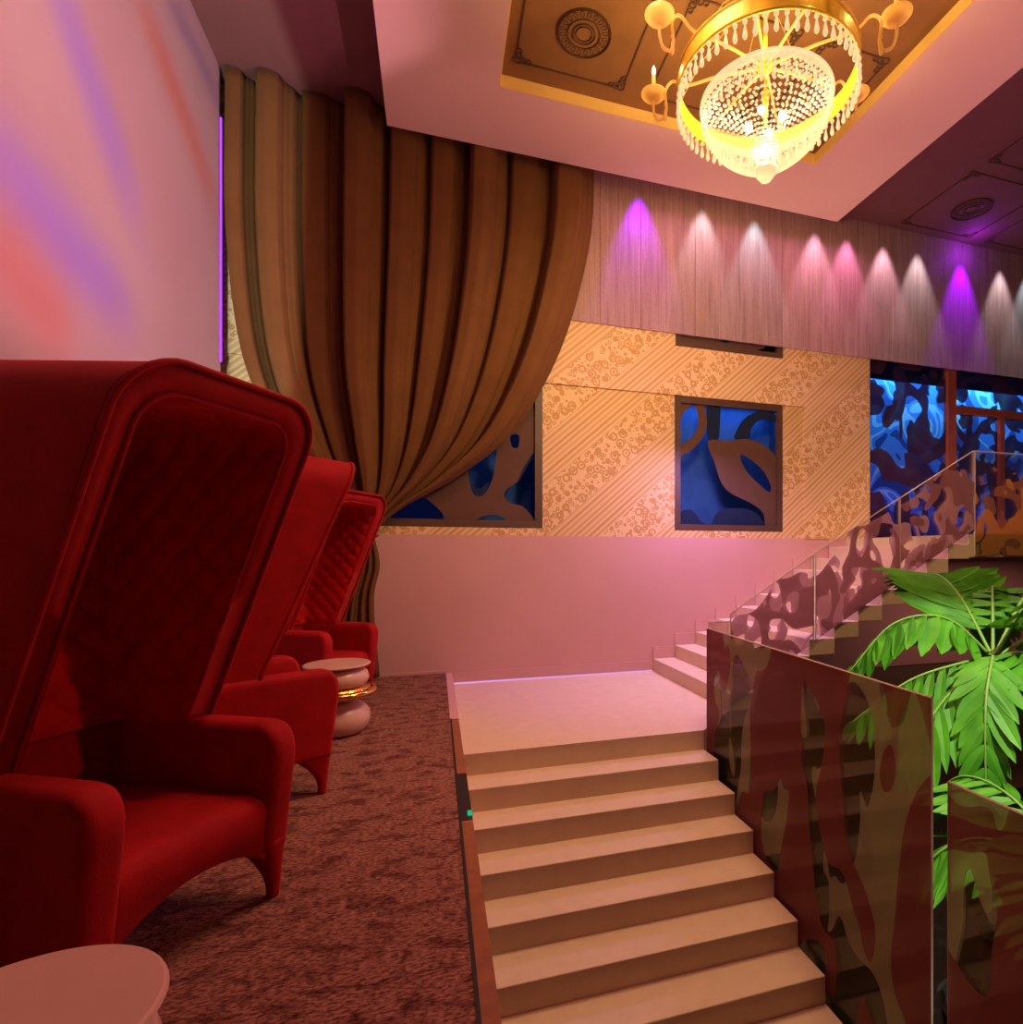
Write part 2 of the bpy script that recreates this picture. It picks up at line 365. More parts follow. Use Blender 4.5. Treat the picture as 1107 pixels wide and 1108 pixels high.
# cut-out film shapes on the panes
def cutout(name, loops, y, mat, parent, smooth=6):
    cu = bpy.data.curves.new(name, 'CURVE'); cu.dimensions = '2D'; cu.fill_mode = 'BOTH'; cu.extrude = .0012
    for lp in loops:
        pts = [Vector(p) for p in lp]
        if len(pts) > 4:
            n = len(pts); out = []
            for i in range(n):
                a, b_, c, d = pts[i-1], pts[i], pts[(i+1) % n], pts[(i+2) % n]
                for k in range(smooth):
                    q = k/smooth; out.append(.5*((2*b_)+(c-a)*q+(2*a-5*b_+4*c-d)*q*q+(3*b_-a-3*c+d)*q**3))
            pts = out
        sp = cu.splines.new('POLY'); sp.points.add(len(pts)-1); sp.use_cyclic_u = True
        for p, v in zip(sp.points, pts): p.co = (v[0], v[1], 0, 1)
    o = bpy.data.objects.new(name, cu); C.objects.link(o)
    me = bpy.data.meshes.new_from_object(o.evaluated_get(bpy.context.evaluated_depsgraph_get())); me.name = name
    bpy.data.objects.remove(o)
    me.transform(Matrix.Translation((0, y, 0)) @ Matrix.Rotation(PI/2, 4, 'X')); me.materials.clear(); me.materials.append(mat)
    r = bpy.data.objects.new(name, me); C.objects.link(r); r.parent = parent; r.matrix_parent_inverse = Matrix.Translation(-parent.location); return r
cutout('brown_cutout', [[(3.495, 2.896), (3.797, 2.928), (4.107, 2.966), (4.37, 2.889), (4.58, 2.704), (4.629, 2.386), (4.629, 1.727), (4.392, 1.771), (4.344, 1.956), (4.159, 2.081), (3.848, 2.21), (3.695, 2.35), (3.595, 2.617)], [(3.992, 2.752), (4.159, 2.682), (4.36, 2.525), (4.461, 2.342), (4.435, 2.248), (4.264, 2.363), (4.107, 2.495), (4.013, 2.629)]], WY+.040, M['film_brown'], w2)
cutout('brown_cutout', [[(3.045, 2.669), (3.248, 2.769), (3.396, 2.921), (3.475, 3.106), (3.455, 3.307), (3.405, 3.425), (3.287, 3.415), (3.336, 3.276), (3.346, 3.12), (3.258, 2.935), (3.045, 2.789)]], WY+.040, M['film_brown'], w2)
cutout('brown_cutout', [[(3.035, 3.031), (3.083, 3.132), (3.141, 3.261), (3.248, 3.358), (3.287, 3.424), (3.035, 3.403)]], WY+.040, M['film_brown'], w2)
for lp in [[(3.495, 3.432), (3.67, 3.446), (3.675, 3.211), (3.645, 2.928), (3.505, 2.919), (3.475, 3.151)], [(3.899, 2.962), (3.972, 3.15), (4.107, 3.289), (4.317, 3.37), (4.531, 3.339), (4.64, 3.272), (4.64, 3.187), (4.478, 3.251), (4.275, 3.236), (4.159, 3.117), (4.117, 2.976)], [(3.026, 1.704), (3.035, 1.859), (3.112, 1.95), (3.238, 1.975), (3.322, 1.91), (3.396, 1.817), (3.535, 1.784), (3.605, 1.912), (3.706, 1.987), (3.899, 2.01), (4.107, 1.997), (4.264, 1.931), (4.37, 1.794), (4.381, 1.724)]]: cutout('navy_cutout', [lp], WY+.0435, M['film_navy'], w2)
cutout('brown_cutout', [[(-1.47,1.77),(1.16,1.77),(1.16,3.39),(-1.47,3.39)], [(0.494, 2.47), (0.611, 2.6), (0.686, 2.7), (0.691, 2.533), (0.643, 2.266), (0.55, 2.091), (0.452, 2.068), (0.393, 2.157), (0.374, 2.374)], [(1.187, 2.583), (1.045, 2.478), (0.936, 2.254), (0.819, 2.165), (0.785, 2.067), (0.871, 1.985), (0.997, 1.959), (1.089, 1.874), (1.143, 1.802), (1.187, 1.798)], [(0.448, 1.774), (0.541, 1.833), (0.681, 1.855), (0.828, 1.781)], [(-0.649, 1.753), (-0.524, 1.855), (-0.353, 1.951), (-0.18, 2.025), (-0.038, 1.964), (0.062, 1.766)], [(0.862, 2.808), (0.871, 2.687), (0.907, 2.66), (0.953, 2.68), (0.963, 2.814)], [(-.1,2.9),(.2,2.75),(.45,2.95),(.35,3.25),(.05,3.2)], [(-1.2,2.3),(-.9,2.2),(-.6,2.6),(-.8,3.0),(-1.15,2.8)]], WY+.040, M['film_brown'], w1)
for lp in ([(0.871, 2.276), (0.943, 2.412), (1.053, 2.515), (1.126, 2.556), (1.065, 2.455), (0.992, 2.317), (0.934, 2.242)], [(0.393, 2.197), (0.494, 2.153), (0.611, 2.241), (0.55, 2.091), (0.452, 2.064)]): cutout('navy_cutout', [lp], WY+.0435, M['film_navy'], w1)
cutout('brown_cutout', [[(3.07,4.19),(4.55,4.19),(4.55,5.62),(3.07,5.62)], [(3.42,4.50),(3.55,4.40),(3.68,4.27),(3.80,4.27),(3.90,4.40),(4.05,4.55),(3.8,4.75),(3.5,4.7)], [(4.25,4.20),(4.38,4.27),(4.45,4.45),(4.54,4.5),(4.54,4.2)]], WY+.040, M['film_brown'], w3)
b = MB(); b.box((6.03,WY+.35,4.13), (12.4,WY+.38,4.7)); struct(b.build('trim_2', M['navy']))
# upper landing
b = MB(); b.box((5.68,4.9,1.34), (12.5,WY-.012,1.60)); struct(b.build('floor_upper', M['stone_yellow']))

# ------------------------------------------------------------------ lower staircase
st = tag(empty('staircase', (1.18,4.43,-.134)), 'pale stone staircase descending from the landing beside the carpet', 'stairs')
si = Matrix.Translation(-st.location)
def spart(bb, nm, mt, par, inv, **kw):
    o = bb.build(nm, mt, par, **kw); o.matrix_parent_inverse = inv; return o
b = MB(); b.prism([(.185,4.43,-.34),(2.18,4.43,-.34),(2.66,4.9,-.34),(2.70,4.9,-.34),(2.70,WY-.03,-.34),(.185,WY-.03,-.34)], (0,0,.206)); spart(b, 'landing', M['stone'], st, si)
for k in range(1, 14):
    y1 = 4.43-.267*(k-1)+.02; y0 = 4.43-.267*k; zt = -.134-.163*k
    b = MB(); b.box((.185,y0,zt-.17), (2.18,y1,zt)); spart(b, 'step', M['stone'], st, si, bevel=.004, seg=1)
# string board, carpet edge
sb = tag(empty('stair_string', (.15,3,-.1)), 'narrow board between the carpet edge and the left ends of the steps', 'trim'); bi = Matrix.Translation(-sb.location)
b = MB(); b.box((.1265,4.95,-.6), (.183,WY-.03,-.002)); spart(b, 'pale_board', M['paint_pink'], sb, bi)
b = MB(); b.box((.1265,3.72,-.9), (.183,4.945,-.012)); b.box((.1265,.5,-2.2), (.183,3.05,-.012)); spart(b, 'wood_board', M['wood'], sb, bi)
b = MB(); b.box((.1265,3.055,-.9), (.183,3.715,-.012)); spart(b, 'dark_board', M['black'], sb, bi)
b = MB(); b.box((.16,3.10,-.011), (.183,3.15,-.004)); spart(b, 'indicator_lamp', M['led_green'], sb, bi)
b = MB(); b.box((.113,-1.0,-.5), (.1265,4.95,.003)); struct(b.build('trim_3', M['black']))
b = MB(); b.box((.113,4.95,-.5), (.1265,WY-.03,.003)); struct(b.build('trim_4', M['paint_pink']))
# LED strip on the landing
b = MB(); b.box((.20,WY-.042,-.132), (2.66,WY-.0305,-.118)); tag(b.build('led_strip', M['led_lav']), 'thin lavender light strip along the back edge of the landing', 'light strip')
b = MB(); b.box((-2.058,6.68,3.3), (-2.044,6.698,5.75)); tag(b.build('led_strip', M['led_vio']), 'thin violet light strip standing between left wall and drape', 'light strip')
# upper staircase
us = tag(empty('staircase', (4.18,5.9,.7)), 'pale folded stone staircase climbing right along the back wall', 'stairs'); ui = Matrix.Translation(-us.location)
for k in range(1, 11):
    x0 = 2.68+.3*(k-1); zt = -.134+.1617*k
    b = MB(); b.box((x0,4.9,zt-.163), (x0+.306,WY-.03,zt)); spart(b, 'step', M['stone'], us, ui, bevel=.004, seg=1)

# ------------------------------------------------------------------ glass balustrades
def panel(poly, vec, mat, edges, lab, origin):
    e = tag(empty('glass_balustrade_panel', origin), lab, 'glass panel', 'printed glass balustrade panels'); inv = Matrix.Translation(-e.location)
    b = MB(); b.prism(poly, vec); spart(b, 'pane', mat, e, inv)
    b = MB(); v = Vector(vec)
    for i, j in edges:
        p, q = Vector(poly[i])+v*.5, Vector(poly[j])+v*.5
        b.tube([p, q], .0065, 6)
    spart(b, 'polished_edge', M['glass_edge'], e, inv)
    return e
GX = 2.20
panel([(GX,2.10,-2.3),(GX,2.10,.687),(GX,4.42,.735),(GX,4.42,-.42)], (.014,0,0), M['film_low'], [(0,1),(1,2),(2,3)], 'large maroon and olive printed glass panel beside the descending steps', (GX,3.2,-.9))
panel([(GX,-.2,-2.3),(GX,-.2,.33),(GX,2.005,.33),(GX,2.005,-2.3)], (.014,0,0), M['film_low'], [(1,2),(2,3)], 'lower printed glass panel at the bottom right in front of the palm', (GX,.9,-1))
def up(x0, x1, z0, z1, lab, base=.88):
    panel([(x0,4.886,z0-base),(x1,4.886,z1-base),(x1,4.886,z1),(x0,4.886,z0)], (0,.014,0), M['film_up'], [(1,2),(2,3),(3,0)], lab, ((x0+x1)/2,4.88,(z0+z1)/2-.9))
up(2.69, 3.625, .80, 1.371, 'mauve printed sloping glass panel on the lowest steps of the rising stairs')
up(3.65, 4.70, 1.385, 1.965, 'mauve printed sloping glass panel in the middle of the rising stairs')
up(4.715, 5.74, 1.972, 2.532, 'mauve printed sloping glass panel at the top of the rising stairs')
panel([(5.76,4.886,1.36),(8.9,4.886,1.36),(8.9,4.886,2.53),(5.76,4.886,2.53)], (0,.014,0), M['film_landing'], [(2,3),(3,0)], 'level amber printed glass panel guarding the upper landing', (7.3,4.88,1.4))
panel([(2.23,4.45,-.34),(2.655,4.865,-.34),(2.655,4.865,.73),(2.23,4.45,.78)], (.01,-.01,0), M['film_clear'], [(2,3)], 'short clear glass panel across the landing corner', (2.45,4.65,-.3))

# ------------------------------------------------------------------ hooded armchair
W2, Z0, ZT = .365, .69, 1.92
def xf(z): return .095+.427*(z-.77)
def xb(z): return -.36-.05*(z-.7)
def bowl(off, nS, nT, quilt=0.0):
    """rings from the front rim to the middle of the back: an arch that shrinks to the base centre"""
    w = W2-off; r = .165-off*.7; zt = ZT-off
    seg = [('side', zt-r-Z0), ('arc', PI/2*r), ('top', 2*(w-r)), ('arc2', PI/2*r), ('side2', zt-r-Z0)]
    tot = sum(x[1] for x in seg)
    def arch(s):
        d = s*tot
        for nm, ln in seg:
            if d <= ln+1e-9: break
            d -= ln
        if nm == 'side': return -w, Z0+d
        if nm == 'arc': a = d/r; return -w+r-r*math.cos(a), zt-r+r*math.sin(a)
        if nm == 'top': return -w+r+d, zt
        if nm == 'arc2': a = d/r; return w-r+r*math.sin(a), zt-r+r*math.cos(a)
        return w, zt-r-d
    rows = []; info = []
    for i in range(nT+1):
        t = i/nT
        if t < .52: g, sg = t/.52*.86, 1
        elif t < .68: a = (t-.52)/.16*PI/2; g, sg = .86+.14*math.sin(a), 1-.16*(1-math.cos(a))
        else: g = 1; sg = .84*(1-(t-.68)/.32)
        sg = max(sg, .004)
        row = []; inf = []
        for k in range(nS+1):
            y, z = arch(k/nS); yy = y*sg; zz = Z0+(z-Z0)*sg
            roof = max(0, (zz-1.5)/.42)
            x0, x1 = xf(zz), xb(zz)+off
            x = x0*(1-g)+x1*g - (off*.25 if i == 0 else 0)
            zz += .075*g*roof*roof                                # roof rises slightly to the back
            row.append(Vector((x, yy, zz))); inf.append((-x + (w-abs(yy)), zz))
        rows.append(row); info.append(inf)
    if quilt:
        P = .148; nr = []
        for i in range(len(rows)):
            r_ = []
            for k in range(len(rows[0])):
                p = rows[i][k]
                a = rows[min(i+1, nT)][k]-rows[max(i-1, 0)][k]; c = rows[i][min(k+1, nS)]-rows[i][max(k-1, 0)]
                n = a.cross(c)
                tgt = Vector((.35, 0, 1.25))-p
                if n.length < 1e-9: n = tgt
                n.normalize()
                if n.dot(tgt) < 0: n = -n
                v, z = info[i][k]
                h = abs(math.sin(PI*(z+v)/P)*math.sin(PI*(z-v)/P))**.45
                edge = min(1, i/nT/.06, (z-Z0)/.05+.15)
                r_.append(p+n*quilt*h*max(0, edge))
            nr.append(r_)
        rows = nr
    return rows
red = M['red']
def make_chair():
    root = empty('hooded_armchair')
    # hood: outer shell, rim and inner skin
    b = MB(); o = bowl(0, 90, 44); q = bowl(.085, 90, 44)
    b.grid(o[::-1]+q); 
    hood = b.build('hood', red, root, smooth=True)
    b = MB(); b.grid(bowl(.089, 260, 150, .017)); lin = b.build('tufted_lining', M['red_lining'], root, smooth=True)
    b = MB(); rim = q[0]; b.tube([p+Vector((.006,0,0)) for p in rim], .008, 8); b.build('piping', red, hood, smooth=True)
    b = MB(); b.tube([p+Vector((.004,0,0)) for p in o[0]], .010, 8); b.build('piping', red, hood, smooth=True)
    # arms
    def rrect(x0, x1, y0, y1, z, r, n=5):
        r = min(r, (x1-x0)*.45, (y1-y0)*.45); out = []
        for cx_, cy_, a0 in ((x1-r,y1-r,0), (x0+r,y1-r,PI/2), (x0+r,y0+r,PI), (x1-r,y0+r,1.5*PI)):
            for i in range(n+1):
                a = a0+PI/2*i/n; out.append((cx_+r*math.cos(a), cy_+r*math.sin(a), z))
        return out
    def loft(rows): 
        b = MB(); b.grid(rows, wrap=True); n = len(rows[0]); b.add(rows[0], [tuple(range(n))[::-1]]); b.add(rows[-1], [tuple(range(n))]); return b
    for s in (-1, 1):
        rows = []
        for z in [.215,.23,.30,.40,.50,.56,.60,.625,.645,.662,.677,.688,.696,.702,.705]:
            f = max(0, (z-.56)/.1455); k = 1-math.sqrt(max(0, 1-f*f)); g = max(0, (z-.665)/.0405); h = 1-math.sqrt(max(0, 1-g*g))
            x1 = .40+.127*z-.11*k; y0, y1 = .268+.035*h, .385-.035*h
            if s < 0: y0, y1 = -y1, -y0
            rows.append(rrect(-.395+.03*h, x1, y0, y1, z, .035))
        loft(rows).build('arm', red, root, smooth=True)
        for fr in (1, -1):
            rows = []
            for i in range(13):
                z = .245*(1-i/12); q_ = z/.245
                if fr > 0: x1 = .40+.127*z; x0 = x1-(.042+.20*q_**2.2)
                else: x0 = -.36-.035*q_; x1 = x0+.045+.20*q_**2.2
                yo = .372+.013*q_; yi = yo-(.045+.072*q_**1.5)
                y0, y1 = (yi, yo) if s > 0 else (-yo, -yi)
                rows.append(rrect(x0, x1, y0, y1, z, .035))
            loft(rows[::-1]).build('leg', red, root, smooth=True)
    # lower back
    b = MB(); b.box((-.395,-.30,.22), (-.29,.30,.76)); b.build('lower_back', red, root, bevel=.03, seg=3, smooth=True)
    # seat with rounded nose and an arched apron under it
    prof = []
    b = MB(); rows = []
    for k in range(21):
        y = -.285+.57*k/20; e = 1-(abs(y)/.285)**6
        dip = .275-.09*(abs(y)/.285)**2.2
        xo = .415
        sec = [(-.32,.36),(-.32,.425),(-.05,.435),(.25,.437),(.37,.432),(.41,.415),(.427,.385),(.420,.33),(.405,dip),(.37,dip-.005),(.33,dip+.02),(.28,.36)]
        rows.append([(x, y, z+(.012*e if .40 < z else 0)) for x, z in sec])
    b.grid(rows, wrap=True); b.add(rows[0], [tuple(range(12))]); b.add(rows[-1], [tuple(range(12))[::-1]])
    b.build('seat', red, root, smooth=True)
    return root
CH = [(-1.119, 2.466, -28.8), (-1.119, 3.744, 28.8), (-1.119, 5.936, -28.8)]
labs = ['nearest red velvet hooded armchair, tufted inside shown beside the white table top', 'middle red hooded armchair turned away, seen from its plain outer side', 'farthest red hooded armchair beside the drape, past the small table with brass ring']
ch0 = make_chair()
for i, (x, y, a) in enumerate(CH):
    o = ch0 if i == 0 else copy_tree(ch0)
    o.location = (x, y, 0); o.rotation_euler = (0,0,math.radians(a)); tag(o, labs[i], 'armchair', 'hooded armchairs along the left wall')

# ------------------------------------------------------------------ side tables
def torus_prof(R, r, z, n=12, sz=1): return [(R+r*math.cos(2*PI*i/n), z+sz*r*math.sin(2*PI*i/n)) for i in range(n)]
def make_table():
    root = empty('side_table')
    b = MB(); b.lathe([(.001,0),(.16,0),(.20,.02),(.228,.06),(.236,.11),(.228,.16),(.20,.20),(.16,.225),(.12,.24),(.12,.285),(.001,.285)], n=48); b.build('base', M['white_gloss'], root, smooth=True)
    b = MB(); b.lathe(torus_prof(.250, .032, .318, 14, .75), n=56, closed=True); b.lathe([(.001,.285),(.235,.285),(.235,.35),(.001,.35)], n=40); b.build('brass_ring', M['brass'], root, smooth=True)['label'] = 'polished brass ring'
    b = MB(); b.lathe([(.001,.35),(.17,.353),(.21,.375),(.228,.415),(.215,.46),(.19,.485),(.17,.495),(.17,.51),(.001,.51)], n=48); b.build('collar', M['white_gloss'], root, smooth=True)
    b = MB(); b.lathe([(.001,.51),(.215,.51),(.232,.514),(.237,.521),(.234,.528),(.228,.531),(.001,.531)], n=64); b.build('table_top', M['white_gloss'], root)
    return root
t0 = make_table()
for i, (x, y, lb) in enumerate([(-.72,4.84,'small white side table with brass ring standing between the two far armchairs'), (-.72,1.26,'white round table top at the bottom left in front of the nearest armchair')]):
    o = t0 if i == 0 else copy_tree(t0)
    o.location = (x, y, 0); tag(o, lb, 'side table', 'stacked disc side tables')

# ------------------------------------------------------------------ curtain
def catmull(pts, n):
    P = [Vector(p) for p in pts]; P = [P[0]*2-P[1]] + P + [P[-1]*2-P[-2]]; out = []
    for i in range(1, len(P)-2):
        for k in range(n):
            t = k/n; a, b_, c, d = P[i-1], P[i], P[i+1], P[i+2]
            out.append(.5*((2*b_)+(c-a)*t+(2*a-5*b_+4*c-d)*t*t+(3*b_-a-3*c+d)*t**3))
    out.append(P[-2]); return out
R_ = catmull([(1.87,6.24),(1.80,5.19),(1.457,3.91),(.908,2.88),(.284,2.31),(-.36,1.90),(-.63,1.66)], 14)
L_ = catmull([(-1.995,6.24),(-1.99,4.63),(-1.84,3.35),(-1.50,2.55),(-1.15,2.02),(-.88,1.72),(-.74,1.58)], 14)
R_ += catmull([(-.65,1.55),(-.60,1.25),(-.66,.85),(-.60,.02)], 8); L_ += catmull([(-.76,1.48),(-.86,1.15),(-.95,.8),(-1.05,.02)], 8)
def fold(f):
    pts = [(0,.05),(.035,.85),(.08,1.0),(.30,1.04),(.52,.95),(.58,.80),(.63,.58),(.78,.42),(.92,.10),(.97,.0),(1,.05)]
    for (a, u), (c, v) in zip(pts, pts[1:]):
        if f <= c: t = (f-a)/(c-a); t = t*t*(3-2*t); return u+(v-u)*t
    return .05
b = MB(); rows = []; nq = len(R_); NP = 520; NF = 9
for q in range(nq):
    zc = (R_[q][1]+L_[q][1])/2
    A = .29 if q < 55 else .29*max(.35, 1-(q-55)/32*.75)
    wid = abs(R_[q][0]-L_[q][0]); A = min(A, .04+wid*.085)
    row = []
    for k in range(NP+1):
        p = k/NP; ps = p**.86+.008*math.sin(9*p+1.2)
        ph = ps*NF+.02; fr = ph-math.floor(ph); w = fold(fr)
        amp = A*(.75+.35*math.sin(math.floor(ph)*2.4))
        x = L_[q][0]*(1-p)+R_[q][0]*p; z = L_[q][1]*(1-p)+R_[q][1]*p
        x -= (wid/NF/6.28*.0*math.sin(2*PI*fr))*(1 if 0 < k < NP else 0)*min(1, p*12, (1-p)*12)
        row.append((x, 6.85-amp*w, z))
    rows.append(row)
b.grid(rows)
cur = tag(empty('curtain', (-.1,6.75,0)), 'tall brown drape with deep folds gathered low at the left', 'curtain'); ci = Matrix.Translation(-cur.location)
o = spart(b, 'drape', M['curtain'], cur, ci, smooth=True)
sm = o.modifiers.new('s', 'SOLIDIFY'); sm.thickness = .012
b = MB(); b.lathe([(.115,-.03),(.13,0),(.115,.03),(.10,0)], n=24, closed=True)
o = b.build('tieback', M['cord'], cur, smooth=True); o.matrix_parent_inverse = ci; o.location = (-.705,6.735,1.545); o.rotation_euler = (0,math.radians(-28),0); o.scale = (.95,.72,1)

# ------------------------------------------------------------------ hanging wood-grain panels
px_ = [1.25, 1.95, 2.492, 3.253, 3.91, 4.573, 5.21, 5.86, 6.513, 7.45, 8.3, 9.2, 10.1, 11.0]
words = ['partly behind the drape edge', 'just right of the drape edge', 'under the first violet light', 'left of the dark upper window', 'over the middle of the upper window', 'right of the upper window', 'under the pair of pink lights', 'over the left edge of the glazed front', 'over the first pane of the glazed front', 'under the second violet light', 'under the last white light', 'at the right edge of the photo', 'beyond the right edge of the photo']
for i in range(len(px_)-1):
    b = MB(); b.box((px_[i]+.004,6.872,4.255), (px_[i+1]-.004,6.888,CZ))
    tag(b.build('hanging_panel', M['sheer']), 'sheer wood-grain panel '+words[i], 'wall panel', 'sheer wood-grain panels hung from the ceiling')

# ------------------------------------------------------------------ ceiling mouldings
def moulding(x0, x1, y0, y1, z, lab):
    e = tag(empty('ceiling_moulding', ((x0+x1)/2,(y0+y1)/2,z)), lab, 'moulding', 'thin dark ceiling mouldings')
    inv = Matrix.Translation(-e.location)
    b = MB(); w = .007; h = .010
    c = .05
    b.box((x0+c,y0-w,z-h), (x1-c,y0+w,z)); b.box((x0+c,y1-w,z-h), (x1-c,y1+w,z)); b.box((x0-w,y0+c,z-h), (x0+w,y1-c,z)); b.box((x1-w,y0+c,z-h), (x1+w,y1-c,z))
    spart(b, 'beading', M['lace'], e, inv)
    for x, sx in ((x0,1),(x1,-1)):
        for y, sy in ((y0,1),(y1,-1)):
            b = MB()
            for k in range(3):
                r = .038-.007*k; pts = [(x+sx*(.02+.05*k)+r*math.cos(a*PI/6), y+sy*.02+r*math.sin(a*PI/6), z-.008) for a in range(13)]
                b.tube(pts, .008, 5, cap=False)
                pts = [(x+sx*.02+r*math.cos(a*PI/6), y+sy*(.02+.05*k)+r*math.sin(a*PI/6), z-.008) for a in range(13)]
                b.tube(pts, .008, 5, cap=False)
            spart(b, 'corner_scroll', M['lace'], e, inv)
def rosette(x, y, z, R, lab):
    e = tag(empty('ceiling_rosette', (x,y,z)), lab, 'ceiling rosette', 'dark ceiling rosettes'); 
    b = MB()
    for r, w in ((1,.02),(.94,.01),(.60,.015),(.42,.02),(.3,.01)):
        b.lathe([((r-w)*R,0),((r-w)*R,-.014),((r)*R,-.014),(r*R,0)], n=48)
    b.build('ring', M['lace'], e)
    b = MB()
    for k in range(20):
        a = 2*PI*k/20
        pts = [(R*(.77+.11*math.cos(q*PI/5))*math.cos(a+.09*math.sin(q*PI/5)), R*(.77+.11*math.cos(q*PI/5))*math.sin(a+.09*math.sin(q*PI/5)), -.006) for q in range(11)]
        b.tube(pts, R*.014, 5, cap=False)
    b.build('petal_ring', M['lace'], e)
moulding(.715,1.77,4.35,5.43,6.02,'moulding framing the rosette in the left far corner of the lit recess')
rosette(1.262,4.965,6.02,.245,'dark rosette on the caramel ceiling of the recess left of the chandelier')
moulding(2.05,3.10,4.35,5.43,6.02,'moulding in the middle of the lit recess behind the chandelier')
moulding(3.35,4.05,4.35,5.43,6.02,'moulding at the right far corner of the lit recess')
moulding(.715,1.77,3.0,4.1,6.02,'moulding on the left side of the lit recess nearer the camera')
moulding(6.51,7.80,5.56,6.72,CZ,'moulding framing the rosette on the dark purple ceiling at right')
rosette(7.20,6.17,CZ,.262,'dark rosette on the purple ceiling above the hanging panels')
moulding(8.12,9.30,5.56,6.72,CZ,'moulding at the far right of the dark ceiling, next past the rosette')
moulding(6.53,7.80,4.2,5.34,CZ,'moulding on the dark right ceiling, nearer than the rosette')
moulding(8.12,9.30,4.2,5.34,CZ,'moulding on the dark right ceiling at the top edge of the photo')

# ------------------------------------------------------------------ chandelier
cx, cy = 2.392, 3.81
chd = tag(empty('chandelier', (cx,cy,4.2)), 'lit gold and crystal chandelier hanging from the ceiling recess', 'chandelier')
def cpart(bb, nm, mt, par=None, **kw):
    o = bb.build(nm, mt, par or chd, **kw)
    return o
ZB = -4.2
def Z(z): return z+ZB
b = MB(); b.lathe([(.655,Z(4.90)),(.665,Z(4.90)),(.668,Z(5.02)),(.655,Z(5.02))], n=80, closed=True); b.lathe(torus_prof(.662,.012,Z(4.90)), n=80, closed=True); b.lathe(torus_prof(.664,.012,Z(5.02)), n=80, closed=True)
cpart(b, 'outer_band', M['gold'], smooth=False)
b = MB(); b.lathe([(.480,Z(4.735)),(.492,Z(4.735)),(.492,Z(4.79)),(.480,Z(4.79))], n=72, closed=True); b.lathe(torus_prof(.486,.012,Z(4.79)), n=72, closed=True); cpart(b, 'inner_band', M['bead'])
# drops
def dropmesh():
    b = MB(); b.ball((0,0,-.020), .017, 10)
    b.lathe([(.0005,-.042),(.006,-.046),(.0085,-.06),(.013,-.085),(.0165,-.105),(.0165,-.118),(.011,-.131),(.0005,-.136)], n=10); b.tube([(0,0,-.03),(0,0,-.05)], .003, 5)
    return b.mesh('crystal_drop', M['drop'], True)
dm = dropmesh()
for k in range(62):
    a = 2*PI*k/62; o = bpy.data.objects.new('crystal_drop', dm); C.objects.link(o); o.parent = chd; o.location = (.662*math.cos(a), .662*math.sin(a), Z(4.885))
for k in range(36):
    a = 2*PI*(k+.5)/36; o = bpy.data.objects.new('small_crystal_drop', dm); C.objects.link(o); o.parent = chd; o.location = (.455*math.cos(a), .455*math.sin(a), Z(4.735)); o.scale = (.8,.8,.8)
# strands of beads making the bowl
def bowl_r(t):                       # t 0 top .. 1 bottom
    return .478*(1-t**1.8)**.95+.05*t, 4.735-.44*t
def bead(b, x, y, z, r):
    b.add([(x+r,y,z),(x,y+r,z),(x-r,y,z),(x,y-r,z),(x,y,z+r),(x,y,z-r)], [(0,1,4),(1,2,4),(2,3,4),(3,0,4),(1,0,5),(2,1,5),(3,2,5),(0,3,5)])
def strand(n):
    b = MB(); T = []
    t = 0
    while t < .99:
        r, z = bowl_r(t); sz = .0072+.0098*(r/.48); bead(b, r, 0, Z(z), sz)
        r2, z2 = bowl_r(t+.01); ds = math.hypot(r2-r, z2-z)/.01; t += sz*2.25/max(ds, .2)
    return b.mesh('bead_strand', M['bead'])
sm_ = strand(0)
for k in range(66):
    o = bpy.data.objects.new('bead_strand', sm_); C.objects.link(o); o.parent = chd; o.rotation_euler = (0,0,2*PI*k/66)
# upper bead curtain from inner band up to the crown
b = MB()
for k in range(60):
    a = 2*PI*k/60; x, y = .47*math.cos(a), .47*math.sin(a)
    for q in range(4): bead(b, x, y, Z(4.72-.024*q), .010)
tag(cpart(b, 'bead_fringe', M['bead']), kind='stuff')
# bottom finial and inner tray
b = MB(); b.lathe([(.001,Z(4.215)),(.035,Z(4.222)),(.07,Z(4.25)),(.078,Z(4.285)),(.06,Z(4.315)),(.03,Z(4.325)),(.001,Z(4.33))], n=20); cpart(b, 'finial', M['drop'])
b = MB()
for i in range(4):
    for k in range(16-2*i):
        a = 2*PI*(k+.5*i)/(16-2*i); r = .086-.017*i; bead(b, r*math.cos(a), r*math.sin(a), Z(4.29-.024*i), .014)
tag(cpart(b, 'finial_beads', M['bead']), kind='stuff')
b = MB()
for i, R in enumerate((.10,.19,.28,.37)):
    for k in range(int(14+i*13)):
        a = 2*PI*k/int(14+i*13); bead(b, R*math.cos(a), R*math.sin(a), Z(4.86-.0*i), .013)
tag(cpart(b, 'top_beads', M['bead']), kind='stuff')
# column, struts to the bands, canopy
b = MB(); b.lathe([(.008,Z(4.62)),(.012,Z(4.7)),(.03,Z(4.86)),(.012,Z(4.92)),(.012,Z(5.0)),(.06,Z(5.06)),(.045,Z(5.12)),(.014,Z(5.2)),(.014,Z(5.45)),(.05,Z(5.52)),(.02,Z(5.6)),(.012,Z(5.65)),(.012,Z(5.96))], n=24); cpart(b, 'column', M['gold'], smooth=True)
b = MB(); b.lathe([(.012,Z(5.93)),(.09,Z(5.96)),(.15,Z(6.0)),(.15,Z(6.02)),(.001,Z(6.02))], n=32); cpart(b, 'ceiling_canopy', M['gold'], smooth=True)
for k in range(6):
    a = 2*PI*k/6+PI/8; c, s = math.cos(a), math.sin(a)
    b = MB(); b.tube([(.03*c,.03*s,Z(5.62)),(.25*c,.25*s,Z(5.50)),(.5*c,.5*s,Z(5.25)),(.655*c,.655*s,Z(5.0))], .003, 6); cpart(b, 'strut', M['ivory'], smooth=True)
